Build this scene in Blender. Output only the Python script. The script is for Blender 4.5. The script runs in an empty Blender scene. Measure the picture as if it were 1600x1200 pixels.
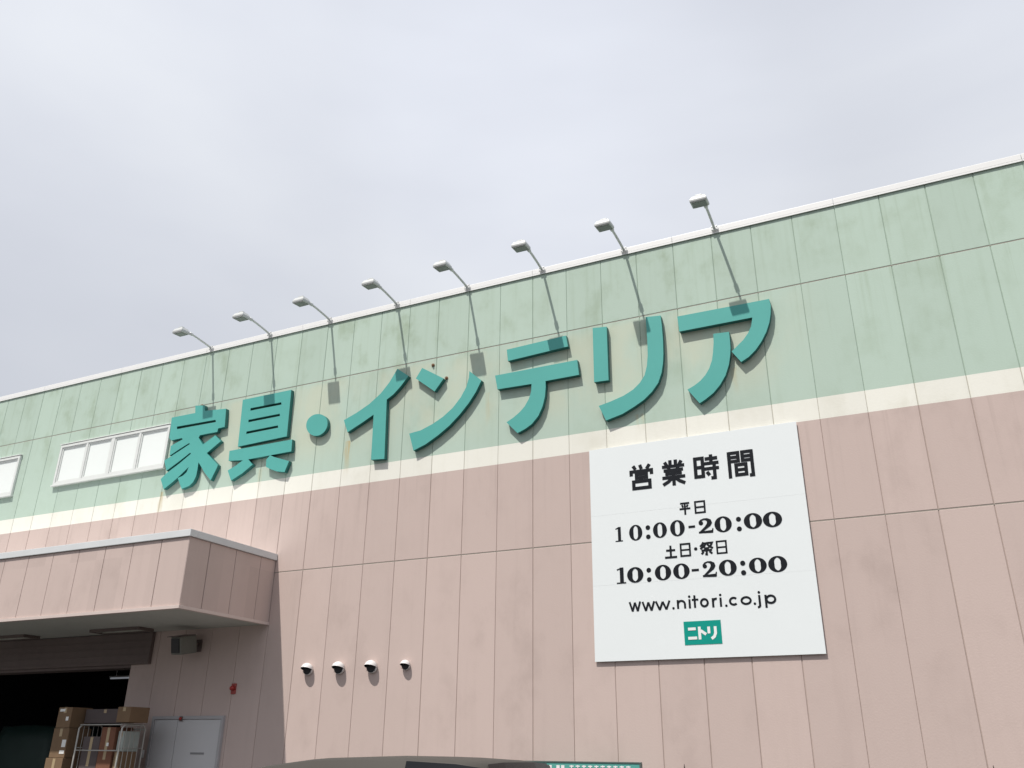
import bpy, bmesh, math, random
from mathutils import Vector, Matrix
from mathutils.geometry import tessellate_polygon

random.seed(7)
S = bpy.context.scene
COL = S.collection
R = math.radians

# ------------------------------------------------------------------ camera
cd = bpy.data.cameras.new('camera')
cam = bpy.data.objects.new('camera', cd); COL.objects.link(cam)
cd.sensor_width = 36.0; cd.lens = 30.10; cd.clip_start = 0.05; cd.clip_end = 3000
cam.matrix_world = Matrix(((0.901147, 0.163635, 0.401445, -2.0432),
                           (0.433417, -0.359688, -0.826301, -11.3729),
                           (0.009183, 0.918612, -0.395054, 1.55),
                           (0, 0, 0, 1)))
S.camera = cam

# ------------------------------------------------------------------ light
SUN = Vector((-0.37, -1.0, 1.9)).normalized()          # towards the sun
sd = bpy.data.lights.new('sun', 'SUN'); sd.energy = 3.5; sd.angle = R(0.6); sd.color = (1.0, 0.955, 0.89)
so = bpy.data.objects.new('sun', sd); COL.objects.link(so)
so.rotation_euler = SUN.to_track_quat('Z', 'Y').to_euler(); so.location = (-10, -30, 50)

w = bpy.data.worlds.new('World'); S.world = w; w.use_nodes = True
nt = w.node_tree; nt.nodes.clear()
def wn(t, **k):
    n = nt.nodes.new(t)
    for a, b in k.items(): setattr(n, a, b)
    return n
out = wn('ShaderNodeOutputWorld'); bg = wn('ShaderNodeBackground')
sky = wn('ShaderNodeTexSky', sky_type='NISHITA', sun_disc=False)
sky.sun_elevation = math.asin(SUN.z); sky.sun_rotation = math.atan2(SUN.x, SUN.y)
sky.air_density = 1.0; sky.dust_density = 3.0
tc = wn('ShaderNodeTexCoord'); mp = wn('ShaderNodeMapping'); mp.inputs['Scale'].default_value = (1.0, 1.0, 2.2)
mp.inputs['Location'].default_value = (0.35, 0.2, 0.1)
n1 = wn('ShaderNodeTexNoise'); n1.inputs['Scale'].default_value = 1.35; n1.inputs['Detail'].default_value = 5; n1.inputs['Roughness'].default_value = 0.45; n1.inputs['Distortion'].default_value = 0.4
cr = wn('ShaderNodeValToRGB')
cr.color_ramp.elements[0].position = 0.30; cr.color_ramp.elements[0].color = (5.35, 5.55, 6.15, 1)
cr.color_ramp.elements[1].position = 0.72; cr.color_ramp.elements[1].color = (7.2, 7.4, 7.75, 1)
e = cr.color_ramp.elements.new(0.5); e.color = (6.25, 6.46, 7.0, 1)
mx = wn('ShaderNodeMix', data_type='RGBA'); mx.inputs[0].default_value = 0.9
L = nt.links.new
L(tc.outputs['Generated'], mp.inputs['Vector']); L(mp.outputs['Vector'], n1.inputs['Vector'])
L(n1.outputs['Fac'], cr.inputs['Fac'])
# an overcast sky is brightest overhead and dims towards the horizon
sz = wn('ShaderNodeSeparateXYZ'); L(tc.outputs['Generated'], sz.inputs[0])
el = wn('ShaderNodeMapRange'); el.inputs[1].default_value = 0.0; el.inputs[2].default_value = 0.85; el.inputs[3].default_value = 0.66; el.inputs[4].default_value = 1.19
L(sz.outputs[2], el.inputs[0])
lo = wn('ShaderNodeMapRange'); lo.inputs[1].default_value = 0.0; lo.inputs[2].default_value = 0.33; lo.inputs[3].default_value = 0.42; lo.inputs[4].default_value = 1.0  # extra low-sky dimming, put in for unseen buildings, to darken under the canopy
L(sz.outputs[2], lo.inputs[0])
def wm(op, x, y):
    n = wn('ShaderNodeMath', operation=op)
    for i, v in enumerate((x, y)):
        if isinstance(v, (int, float)): n.inputs[i].default_value = v
        else: L(v, n.inputs[i])
    return n.outputs[0]
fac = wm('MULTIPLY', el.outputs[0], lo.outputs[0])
# two broad cloud masses: a thin bright one and a thicker grey one beside it
n2 = wn('ShaderNodeTexNoise'); n2.inputs['Scale'].default_value = 2.6; n2.inputs['Detail'].default_value = 4
L(tc.outputs['Generated'], n2.inputs['Vector'])
for d, r0, r1, amp in (((-0.300, 0.735, 0.608), 0.955, 1.0, 0.10), ((-0.07, 0.755, 0.65), 0.97, 1.0, -0.05), ((-0.66, 0.40, 0.635), 0.93, 1.0, 0.01)):
    dv = wn('ShaderNodeVectorMath', operation='DOT_PRODUCT'); L(tc.outputs['Generated'], dv.inputs[0]); dv.inputs[1].default_value = d
    s_ = wm('ADD', dv.outputs['Value'], wm('MULTIPLY', wm('SUBTRACT', n2.outputs['Fac'], 0.5), 0.06))
    q_ = wn('ShaderNodeMapRange', interpolation_type='SMOOTHSTEP'); q_.inputs[1].default_value = r0; q_.inputs[2].default_value = r1; q_.inputs[3].default_value = 0.0; q_.inputs[4].default_value = amp
    L(s_, q_.inputs[0]); fac = wm('MULTIPLY', fac, wm('ADD', q_.outputs[0], 1.0))
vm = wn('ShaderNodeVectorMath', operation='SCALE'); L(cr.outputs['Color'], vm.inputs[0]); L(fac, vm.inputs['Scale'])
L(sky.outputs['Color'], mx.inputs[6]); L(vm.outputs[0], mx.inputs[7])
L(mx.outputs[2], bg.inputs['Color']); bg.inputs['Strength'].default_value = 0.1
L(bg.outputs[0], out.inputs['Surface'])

S.view_settings.view_transform = 'Standard'; S.view_settings.look = 'None'
S.view_settings.exposure = 0.27; S.view_settings.gamma = 1.0
S.render.engine = 'CYCLES'

# ------------------------------------------------------------------ materials
MATS = {}
class NT:
    def __init__(s, name):
        s.m = bpy.data.materials.new(name); s.m.use_nodes = True
        s.t = s.m.node_tree; s.b = s.t.nodes['Principled BSDF']
    def n(s, t, **k):
        x = s.t.nodes.new(t)
        for a, b in k.items(): setattr(x, a, b)
        return x
    def l(s, a, b): s.t.links.new(a, b)
    def math(s, op, a, b=None, clamp=False):
        x = s.n('ShaderNodeMath', operation=op, use_clamp=clamp)
        for i, v in enumerate((a, b)):
            if v is None: continue
            if isinstance(v, (int, float)): x.inputs[i].default_value = v
            else: s.l(v, x.inputs[i])
        return x.outputs[0]
    def ramp(s, v, lo, hi, a=0.0, b=1.0):
        x = s.n('ShaderNodeMapRange', interpolation_type='SMOOTHSTEP', clamp=True)
        s.l(v, x.inputs[0])
        for i, q in enumerate((lo, hi, a, b)): x.inputs[i + 1].default_value = q
        return x.outputs[0]
    def noise(s, vec, scale, detail=4, rough=0.55):
        x = s.n('ShaderNodeTexNoise'); s.l(vec, x.inputs['Vector'])
        x.inputs['Scale'].default_value = scale; x.inputs['Detail'].default_value = detail; x.inputs['Roughness'].default_value = rough
        return x.outputs['Fac']
    def mapping(s, vec, sc, loc=(0, 0, 0)):
        x = s.n('ShaderNodeMapping'); s.l(vec, x.inputs['Vector'])
        x.inputs['Scale'].default_value = sc; x.inputs['Location'].default_value = loc
        return x.outputs[0]
    def mix(s, f, a, b):
        x = s.n('ShaderNodeMix', data_type='RGBA')
        if isinstance(f, (int, float)): x.inputs[0].default_value = f
        else: s.l(f, x.inputs[0])
        for i, v in ((6, a), (7, b)):
            if isinstance(v, tuple): x.inputs[i].default_value = (*v[:3], 1)
            else: s.l(v, x.inputs[i])
        return x.outputs[2]

def mat(name, col, rough=0.6, metal=0.0, var=0.12, scale=6.0, bump=0.0, spec=None, emit=None):
    if name in MATS: return MATS[name]
    k = NT(name); b = k.b
    tcn = k.n('ShaderNodeTexCoord')
    f = k.noise(tcn.outputs['Object'], scale, 5)
    dark = tuple(c * (1 - var) for c in col); lite = tuple(min(1, c * (1 + var)) for c in col)
    k.l(k.mix(f, dark, lite), b.inputs['Base Color'])
    b.inputs['Roughness'].default_value = rough; b.inputs['Metallic'].default_value = metal
    if spec is not None: b.inputs['Specular IOR Level'].default_value = spec
    if emit: b.inputs['Emission Color'].default_value = (*emit[0], 1); b.inputs['Emission Strength'].default_value = emit[1]
    if bump:
        bp = k.n('ShaderNodeBump'); bp.inputs['Strength'].default_value = bump; bp.inputs['Distance'].default_value = 0.01
        k.l(k.noise(tcn.outputs['Object'], scale * 8, 3), bp.inputs['Height']); k.l(bp.outputs[0], b.inputs['Normal'])
    MATS[name] = k.m
    return k.m

# weathered sprayed wall paint on lightweight concrete panels
def wall_paint(name, col, dirt, amt, top=None, streaks=(), rough=0.75, drip=None):
    k = NT(name)
    geo = k.n('ShaderNodeNewGeometry'); pos = geo.outputs['Position']
    sx = k.n('ShaderNodeSeparateXYZ'); k.l(pos, sx.inputs[0])
    X, Y, Z = sx.outputs
    # each panel took the paint a little differently
    cell = k.math('FLOOR', k.math('DIVIDE', k.math('SUBTRACT', X, Y), 0.6)); row = k.math('FLOOR', k.math('DIVIDE', k.math('SUBTRACT', Z, 0.872), 3.43))
    cv = k.n('ShaderNodeCombineXYZ'); k.l(cell, cv.inputs[0]); k.l(row, cv.inputs[1])
    wnz = k.n('ShaderNodeTexWhiteNoise'); k.l(cv.outputs[0], wnz.inputs['Vector'])
    tone = k.ramp(wnz.outputs['Value'], 0, 1, 0.965, 1.03)
    mott = k.ramp(k.noise(k.mapping(pos, (1.0, 1.0, 0.75)), 1.7, 7, 0.62), 0.46, 0.74)
    soft = k.ramp(k.noise(pos, 0.35, 3), 0.35, 0.65)
    run = k.ramp(k.noise(k.mapping(pos, (7.0, 7.0, 0.35)), 1.0, 5, 0.6), 0.50, 0.80)
    d = k.math('MULTIPLY', mott, k.math('ADD', 0.35, k.math('MULTIPLY', soft, 0.9)))
    d = k.math('ADD', d, k.math('MULTIPLY', run, 0.45))
    if top:
        d = k.math('MULTIPLY', d, k.ramp(Z, top[0], top[1], top[2], top[3]))
    d = k.math('MULTIPLY', d, amt, clamp=True)
    for zt, ln in ((drip,) if drip else ()) + (((8.88, 1.1), (7.73, 1.5)) if top else ()):      # rain runs below the coping and the joints
        st = k.ramp(k.noise(k.mapping(pos, (11.0, 11.0, 0.22), (zt, 0, 0)), 1.0, 4, 0.6), 0.52, 0.80)
        st = k.math('MULTIPLY', st, k.math('MULTIPLY', k.ramp(Z, zt - ln, zt), k.ramp(Z, zt + 0.02, zt)))
        d = k.math('ADD', d, k.math('MULTIPLY', st, 0.55), clamp=True)
    c = k.mix(d, col, dirt)
    if top:                                  # faded, yellowed paint around the letters
        zone = k.math('MULTIPLY', k.math('MULTIPLY', k.ramp(Z, 6.0, 6.7), k.ramp(Z, 7.75, 7.60)), k.math('MULTIPLY', k.ramp(X, -15.5, -13.5), k.ramp(X, -2.6, -4.2)))
        fade = k.math('MULTIPLY', k.ramp(k.noise(k.mapping(pos, (1.0, 1.0, 0.6)), 1.1, 5), 0.36, 0.62), zone)
        c = k.mix(k.math('MULTIPLY', fade, 0.8), c, (0.545, 0.585, 0.465))
    for (x0, z0, ln, wd, a) in streaks:      # rusty runs below fixings
        f = k.ramp(k.math('ABSOLUTE', k.math('ADD', k.math('SUBTRACT', X, x0), k.math('MULTIPLY', k.math('SUBTRACT', k.noise(k.mapping(pos, (1, 1, 1)), 3.0, 3), 0.5), 0.12))), wd, wd * 0.15)
        g = k.math('MULTIPLY', k.ramp(Z, z0 - ln, z0, 0, 1), k.ramp(Z, z0 + 0.03, z0))
        f = k.math('MULTIPLY', k.math('MULTIPLY', f, g), k.math('MULTIPLY', k.ramp(k.noise(k.mapping(pos, (9, 9, 1.2)), 2.0, 3), 0.3, 0.6), a))
        c = k.mix(f, c, (0.50, 0.40, 0.20))
    br = k.n('ShaderNodeVectorMath', operation='SCALE'); k.l(c, br.inputs[0]); k.l(tone, br.inputs['Scale'])
    k.l(br.outputs[0], k.b.inputs['Base Color'])
    k.b.inputs['Roughness'].default_value = rough; k.b.inputs['Specular IOR Level'].default_value = 0.3
    bp = k.n('ShaderNodeBump'); bp.inputs['Strength'].default_value = 0.22; bp.inputs['Distance'].default_value = 0.006
    k.l(k.noise(pos, 45, 3), bp.inputs['Height']); k.l(bp.outputs[0], k.b.inputs['Normal'])
    return k.m

STREAK = [(-10.70, 6.46, 0.75, 0.10, 0.8), (-14.98, 6.05, 0.9, 0.07, 0.75), (-5.47, 6.12, 0.3, 0.10, 0.5), (-4.05, 6.6, 0.5, 0.06, 0.35), (-8.0, 6.9, 0.7, 0.06, 0.35), (-12.6, 6.2, 0.5, 0.06, 0.4)]
M_GREEN = wall_paint('green_wall_paint', (0.468, 0.583, 0.500), (0.34, 0.43, 0.325), 0.80, top=(6.2, 8.6, 0.45, 1.15), streaks=STREAK)
M_CREAM = wall_paint('cream_stripe_paint', (0.83, 0.82, 0.745), (0.60, 0.58, 0.47), 0.35, streaks=STREAK)
M_PINK = wall_paint('pink_wall_paint', (0.562, 0.452, 0.413), (0.43, 0.342, 0.31), 0.45, drip=(5.66, 1.6))
M_JG = mat('green_joint', (0.36, 0.45, 0.37), 0.9); M_JC = mat('cream_joint', (0.52, 0.50, 0.43), 0.9); M_JP = mat('pink_joint', (0.42, 0.335, 0.295), 0.9)
M_JOINT = mat('joint_sealant', (0.30, 0.27, 0.235), 0.9)
M_WHITE = mat('white_powder_coat', (0.84, 0.84, 0.83), 0.4, var=0.03, scale=2)
M_FLASH = mat('galvanised_flashing', (0.66, 0.68, 0.69), 0.45, 0.0, var=0.08, scale=3)
M_TRIM = mat('pink_metal_trim', (0.62, 0.52, 0.48), 0.5, var=0.06)
M_SOFFIT = mat('grey_soffit_board', (0.50, 0.51, 0.47), 0.8, var=0.06, scale=2)
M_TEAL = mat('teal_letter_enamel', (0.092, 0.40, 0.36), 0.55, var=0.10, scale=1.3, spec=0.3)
M_TEAL2 = mat('teal_letter_side_shade', (0.022, 0.165, 0.15), 0.55, var=0.12, scale=2)  # face teal darkened: shade on the letter sides put into the colour
M_ALU = mat('window_aluminium', (0.72, 0.74, 0.72), 0.4, var=0.05)
M_BLIND = mat('white_blind_pane', (0.86, 0.90, 0.875), 0.12, var=0.03, scale=1.0, spec=0.6)
M_STEEL = mat('galvanised_steel', (0.68, 0.69, 0.69), 0.45, 0.15, var=0.12)
M_LAMPB = mat('lamp_housing', (0.54, 0.555, 0.545), 0.45, 0.1, var=0.1)
M_LENS = mat('lamp_glass', (0.17, 0.18, 0.18), 0.15, var=0.05)
M_SIGN = mat('sign_sheet_white', (0.80, 0.84, 0.845), 0.38, var=0.018, scale=1.2)
M_INK = mat('black_vinyl', (0.010, 0.012, 0.016), 0.6, var=0.1, spec=0.15)
M_LOGO = mat('teal_vinyl', (0.003, 0.30, 0.24), 0.5, var=0.05, spec=0.2)
M_BROWN = mat('dark_brown_shutter_steel', (0.155, 0.118, 0.108), 0.65, var=0.15)
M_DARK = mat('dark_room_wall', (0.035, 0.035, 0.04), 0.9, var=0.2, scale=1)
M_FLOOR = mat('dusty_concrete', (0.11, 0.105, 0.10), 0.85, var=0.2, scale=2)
M_DOOR = mat('grey_door_paint', (0.60, 0.595, 0.605), 0.45, var=0.04, scale=2)
M_BLACK = mat('black_rubber', (0.02, 0.02, 0.022), 0.6)
M_RED = mat('red_lamp_plastic', (0.36, 0.03, 0.025), 0.35, var=0.1)
M_CARD = mat('brown_cardboard', (0.19, 0.12, 0.066), 0.85, var=0.14, scale=4)
M_CARD2 = mat('reddish_cardboard', (0.18, 0.075, 0.042), 0.85, var=0.14, scale=4)
M_CARD3 = mat('grey_cardboard', (0.10, 0.08, 0.078), 0.85, var=0.14, scale=4)
M_TAPE = mat('packing_label_paper', (0.80, 0.80, 0.77), 0.6)
M_CAGE = mat('cage_zinc', (0.42, 0.41, 0.38), 0.45, 0.2)
M_TARP = mat('dark_green_tarp', (0.010, 0.030, 0.025), 0.6, var=0.3, scale=3)
M_CARP = mat('grey_car_paint', (0.065, 0.059, 0.052), 0.6, 0.0, var=0.05, scale=2, spec=0.2)
M_CGLASS = mat('tinted_car_glass', (0.010, 0.011, 0.013), 0.2, var=0.1, spec=0.25)
M_BOARD = mat('green_board_paint', (0.10, 0.37, 0.32), 0.5, var=0.05, scale=2)
M_TUBE = mat('fluorescent_tube', (0.9, 0.9, 0.9), 0.4, emit=((0.85, 0.9, 1.0), 0.12))

def asphalt():
    k = NT('weathered_asphalt'); geo = k.n('ShaderNodeNewGeometry'); pos = geo.outputs['Position']
    big = k.ramp(k.noise(pos, 0.25, 4), 0.3, 0.7); fine = k.noise(pos, 60, 3)
    c = k.mix(big, (0.05, 0.049, 0.047), (0.075, 0.073, 0.07)); c2 = k.mix(k.ramp(fine, 0.35, 0.65), c, (0.10, 0.098, 0.095))
    k.l(k.mix(0.4, c, c2), k.b.inputs['Base Color']); k.b.inputs['Roughness'].default_value = 0.9
    bp = k.n('ShaderNodeBump'); bp.inputs['Strength'].default_value = 0.5; bp.inputs['Distance'].default_value = 0.01
    k.l(fine, bp.inputs['Height']); k.l(bp.outputs[0], k.b.inputs['Normal'])
    return k.m
M_ASPH = asphalt()

# ------------------------------------------------------------------ helpers
def obj(name, bm, mats, parent=None, smooth=False):
    me = bpy.data.meshes.new(name)
    bmesh.ops.recalc_face_normals(bm, faces=bm.faces[:]) if not any(k is bm for k in KEEP) else None
    bm.to_mesh(me); bm.free()
    for m in (mats if isinstance(mats, (list, tuple)) else [mats]): me.materials.append(m)
    if smooth:
        for p in me.polygons: p.use_smooth = True
    o = bpy.data.objects.new(name, me); COL.objects.link(o)
    if parent:
        o.parent = parent
        o.matrix_parent_inverse = Matrix.Identity(4)
    return o

def tag(o, label=None, cat=None, group=None, kind=None):
    if label: o['label'] = label
    if cat: o['category'] = cat
    if group: o['group'] = group
    if kind: o['kind'] = kind
    return o

def thing(name, label, cat, loc=(0, 0, 0), group=None):
    o = bpy.data.objects.new(name, None); COL.objects.link(o); o.location = loc
    o.empty_display_size = 0.2
    return tag(o, label, cat, group)

def dup(root, loc):
    r = root.copy(); COL.objects.link(r); r.location = loc
    for ch in list(root.children):
        c = ch.copy(); COL.objects.link(c); c.parent = r
        for g in list(ch.children):
            d = g.copy(); COL.objects.link(d); d.parent = c
    return r

def box(bm, x0, x1, y0, y1, z0, z1, bev=0.0, mi=0, M=None):
    t = bmesh.new()
    vs = [t.verts.new((x, y, z)) for x in (x0, x1) for y in (y0, y1) for z in (z0, z1)]
    for f in ((0, 1, 3, 2), (4, 6, 7, 5), (0, 4, 5, 1), (2, 3, 7, 6), (0, 2, 6, 4), (1, 5, 7, 3)):
        t.faces.new([vs[i] for i in f])
    bmesh.ops.recalc_face_normals(t, faces=t.faces[:])
    if bev: bmesh.ops.bevel(t, geom=t.edges[:], offset=bev, segments=2, profile=0.6, affect='EDGES')
    merge(bm, t, mi, M)

def merge(bm, t, mi=0, M=None):
    if M is not None: t.transform(M)
    mp = {v: bm.verts.new(v.co) for v in t.verts}
    for f in t.faces:
        try: nf = bm.faces.new([mp[v] for v in f.verts]); nf.material_index = mi; nf.smooth = f.smooth
        except ValueError: pass
    t.free()

def tube(bm, pts, rad, seg=10, mi=0, cap=True):
    pts = [Vector(p) for p in pts]; rings = []
    rs = rad if isinstance(rad, (list, tuple)) else [rad] * len(pts)
    for i, p in enumerate(pts):
        d = (pts[min(i + 1, len(pts) - 1)] - pts[max(i - 1, 0)]).normalized()
        a = d.orthogonal().normalized() if i == 0 else (a - d * a.dot(d)).normalized()
        b = d.cross(a)
        rings.append([bm.verts.new(p + (a * math.cos(t) + b * math.sin(t)) * rs[i]) for t in [k * 2 * math.pi / seg for k in range(seg)]])
    for r0, r1 in zip(rings, rings[1:]):
        for k in range(seg):
            f = bm.faces.new((r0[k], r0[(k + 1) % seg], r1[(k + 1) % seg], r1[k])); f.material_index = mi; f.smooth = True
    if cap:
        for r, rev in ((rings[0], True), (rings[-1], False)):
            f = bm.faces.new(r[::-1] if rev else r); f.material_index = mi

def cyl(bm, c0, c1, r0, r1=None, seg=24, mi=0):
    tube(bm, [c0, c1], [r0, r0 if r1 is None else r1], seg, mi)

KEEP = []
def BM(): return bmesh.new()

# panelled sheet: columns xs, rows zs with open joints, laid out on a local plane o + u*x + v*z, n = outward
def hsh(x): return abs(math.sin(round(x / 0.05) * 12.9898) * 43758.5453) % 1.0      # how wide each joint was left

def panels(bm, cols, rows, o, u, v, n, gap_v=0.0045, gap_h=0.0075, depth=0.014, matf=None, skip=None):
    o, u, v, n = Vector(o), Vector(u), Vector(v), Vector(n)
    for (x0, x1) in cols:
        for (za, zb, splits) in rows:
            if skip and skip(x0, x1, za, zb):
                za2 = skip(x0, x1, za, zb)
                if za2 >= zb: continue
                za = za2
            lv = [za + gap_h] + [s for s in splits if s > za] + [zb - gap_h]
            xa, xb = x0 + gap_v * (0.55 + 0.7 * hsh(x0)), x1 - gap_v * (0.55 + 0.7 * hsh(x1))
            ch = 0.004
            P = lambda x, z, d: bm.verts.new(o + u * x + v * z - n * d)
            for a, b in zip(lv, lv[1:]):
                mi = matf((a + b) / 2) if matf else 0
                lo, hi = (ch if a == lv[0] else 0), (ch if b == lv[-1] else 0)
                f1 = [P(xa + ch, a + lo, 0), P(xb - ch, a + lo, 0), P(xb - ch, b - hi, 0), P(xa + ch, b - hi, 0)]
                f2 = [P(xa, a, ch), P(xb, a, ch), P(xb, b, ch), P(xa, b, ch)]
                f3 = [P(xa, a, depth), P(xb, a, depth), P(xb, b, depth), P(xa, b, depth)]
                fs = [bm.faces.new(f1)]
                for (q, r_) in ((f1, f2), (f2, f3)):
                    for k in range(4):
                        if k == 0 and a != lv[0]: continue
                        if k == 2 and b != lv[-1]: continue
                        fs.append(bm.faces.new((q[(k + 1) % 4], q[k], r_[k], r_[(k + 1) % 4])))
                for f in fs: f.material_index = mi

# ------------------------------------------------------------------ ground
bm = BM(); bm.faces.new([bm.verts.new(p) for p in ((-900, -900, 0), (900, -900, 0), (900, 900, 0), (-900, 900, 0))])
tag(obj('ground', bm, M_ASPH), kind='structure')
bm = BM()
for i in range(9):
    x = -12 + i * 2.5
    box(bm, x - .05, x + .05, -7.6, -3.0, 0.004, 0.008)
tag(obj('parking_lines', bm, mat('road_marking_white', (0.70, 0.70, 0.68), 0.8, var=0.15, scale=8)), kind='structure')

# ------------------------------------------------------------------ the store
B = thing('store_building', 'long low store with green upper wall, cream stripe and dusty pink panelled lower wall', 'building')
E_, D_, C_, B_, A_ = 4.302, 5.666, 5.972, 7.731, 8.895
TOP = 8.93
cols = [(i * 0.6, (i + 1) * 0.6) for i in range(-60, 20)]
OPX0, OPX1, OPZ = -21.6, -15.0, 2.92
def skip(x0, x1, za, zb):
    if x0 >= OPX0 - 0.01 and x1 <= OPX1 + 0.01: return max(za, OPZ)
    return za
def band(z): return 0 if z > C_ else (1 if z > D_ else 2)
bm = BM(); KEEP.append(bm)
panels(bm, cols, [(0.0, 0.872, []), (0.872, E_, []), (E_, B_, [D_, C_]), (B_, TOP, [])], (0, 0, 0), (1, 0, 0), (0, 0, 1), (0, -1, 0), matf=band, skip=skip)
wall = obj('wall', bm, [M_GREEN, M_CREAM, M_PINK], B)
bm = BM()
for z0, z1, mi in ((0, D_, 2), (D_, C_, 1), (C_, TOP, 0)):
    box(bm, -36, OPX0, 0.008, 0.15, z0, z1, 0, mi); box(bm, OPX1, 12, 0.008, 0.15, z0, z1, 0, mi)
    box(bm, OPX0, OPX1, 0.008, 0.15, max(z0, OPZ), z1, 0, mi)
obj('wall_core', bm, [M_JG, M_JC, M_JP], B)
for zz in (B_, E_):
    bm = BM(); box(bm, -36, 12, 0.0035, 0.0078, zz - .0074, zz + .0074); obj('joint_strip', bm, M_JOINT, B)
bm = BM()
box(bm, 11.86, 12, 0.152, 26, 0, TOP); box(bm, -36, -35.86, 0.152, 26, 0, TOP); box(bm, -36, 12, 26, 26.2, 0, TOP)
obj('side_wall', bm, M_PINK, B)
bm = BM(); box(bm, -35.85, 11.85, 0.16, 25.99, 8.3, 8.5)
obj('roof', bm, M_FLASH, B)
bm = BM()
for i in range(-15, 5):                                   # coping in 2.4 m lengths
    box(bm, i * 2.4 + 0.002, i * 2.4 + 2.398, -0.024, 0.30, A_ + 0.012, 8.997, bev=0.006)
    box(bm, i * 2.4 + 0.002, i * 2.4 + 2.398, -0.024, -0.018, A_ - 0.016, A_ + 0.0115)
obj('coping', bm, M_WHITE, B)

# warehouse room behind the opening
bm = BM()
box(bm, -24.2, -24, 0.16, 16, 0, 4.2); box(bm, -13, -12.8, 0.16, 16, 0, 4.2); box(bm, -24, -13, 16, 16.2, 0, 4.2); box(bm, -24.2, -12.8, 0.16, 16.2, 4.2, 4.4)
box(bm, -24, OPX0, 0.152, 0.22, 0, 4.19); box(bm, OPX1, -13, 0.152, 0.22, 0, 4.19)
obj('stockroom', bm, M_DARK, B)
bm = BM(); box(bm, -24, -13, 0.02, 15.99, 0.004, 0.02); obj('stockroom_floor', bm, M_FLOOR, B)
bm = BM()
box(bm, OPX0 - 0.3, -14.52, -0.07, 0.0, 2.905, 3.44, bev=0.006); box(bm, OPX0, OPX1, 0.0, 0.35, 2.86, 2.915)
for k in range(4): box(bm, OPX0 - 0.3, -14.53, -0.078, -0.07, 2.95 + k * 0.115, 2.965 + k * 0.115)
obj('shutter_box', bm, M_BROWN, B)

# entrance canopy
cp = bpy.data.objects.new('canopy', None); COL.objects.link(cp); cp.parent = B
CX, CY, CZ0, CZ1 = -12.0, -1.96, 3.45, 4.60
ce = [CX] + [-12.57 - 0.605 * i for i in range(22)]
ccols = [(ce[i + 1], ce[i]) for i in range(len(ce) - 1)]
CL = ce[-1]
bm = BM(); KEEP.append(bm)
panels(bm, ccols, [(CZ0 + 0.04, CZ1 - 0.10, [])], (0, CY, 0), (1, 0, 0), (0, 0, 1), (0, -1, 0), gap_v=0.005, gap_h=0.0)
ey = [0.0, -0.36, -0.945, -1.52, CY]
panels(bm, [(ey[i + 1], ey[i]) for i in range(4)], [(CZ0 + 0.04, CZ1 - 0.10, [])], (CX, 0, 0), (0, 1, 0), (0, 0, 1), (1, 0, 0), gap_v=0.005, gap_h=0.0)
obj('fascia', bm, M_PINK, cp)
bm = BM(); box(bm, CL, CX - 0.016, CY + 0.016, -0.002, CZ0 + 0.045, CZ1 - 0.04); obj('core', bm, M_JP, cp)
bm = BM()
box(bm, CL, CX + 0.03, CY - 0.03, CY + 0.12, CZ1 - 0.095, CZ1 + 0.012, bev=0.006); box(bm, CX - 0.12, CX + 0.03, CY + 0.121, -0.003, CZ1 - 0.095, CZ1 + 0.012, bev=0.006)
obj('top_flashing', bm, M_FLASH, cp)
bm = BM(); box(bm, CL, CX - 0.121, CY + 0.121, -0.004, CZ1 - 0.038, CZ1 - 0.02); obj('canopy_roof', bm, M_FLASH, cp)
bm = BM()
box(bm, CL, CX + 0.02, CY - 0.02, CY + 0.05, CZ0 - 0.012, CZ0 + 0.038, bev=0.004); box(bm, CX - 0.05, CX + 0.02, CY + 0.051, -0.003, CZ0 - 0.012, CZ0 + 0.038, bev=0.004)
obj('bottom_trim', bm, M_TRIM, cp)
bm = BM(); box(bm, CL, CX - 0.051, CY + 0.051, -0.003, CZ0, CZ0 + 0.03); obj('soffit', bm, M_SOFFIT, cp)

# windows in the green band
def ring_frame(bm, x0, x1, z0, z1, t, y0, y1, M=None):
    o = [(x0, z0), (x1, z0), (x1, z1), (x0, z1)]; i = [(x0 + t, z0 + t), (x1 - t, z0 + t), (x1 - t, z1 - t), (x0 + t, z1 - t)]
    V = [[bm.verts.new((x, y, z)) for x, z in l] for l, y in ((o, y0), (i, y0), (i, y1), (o, y1))]
    for r0, r1 in zip(V, V[1:] + V[:1]):
        for k in range(4): bm.faces.new((r0[k], r0[(k + 1) % 4], r1[(k + 1) % 4], r1[k]))

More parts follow.
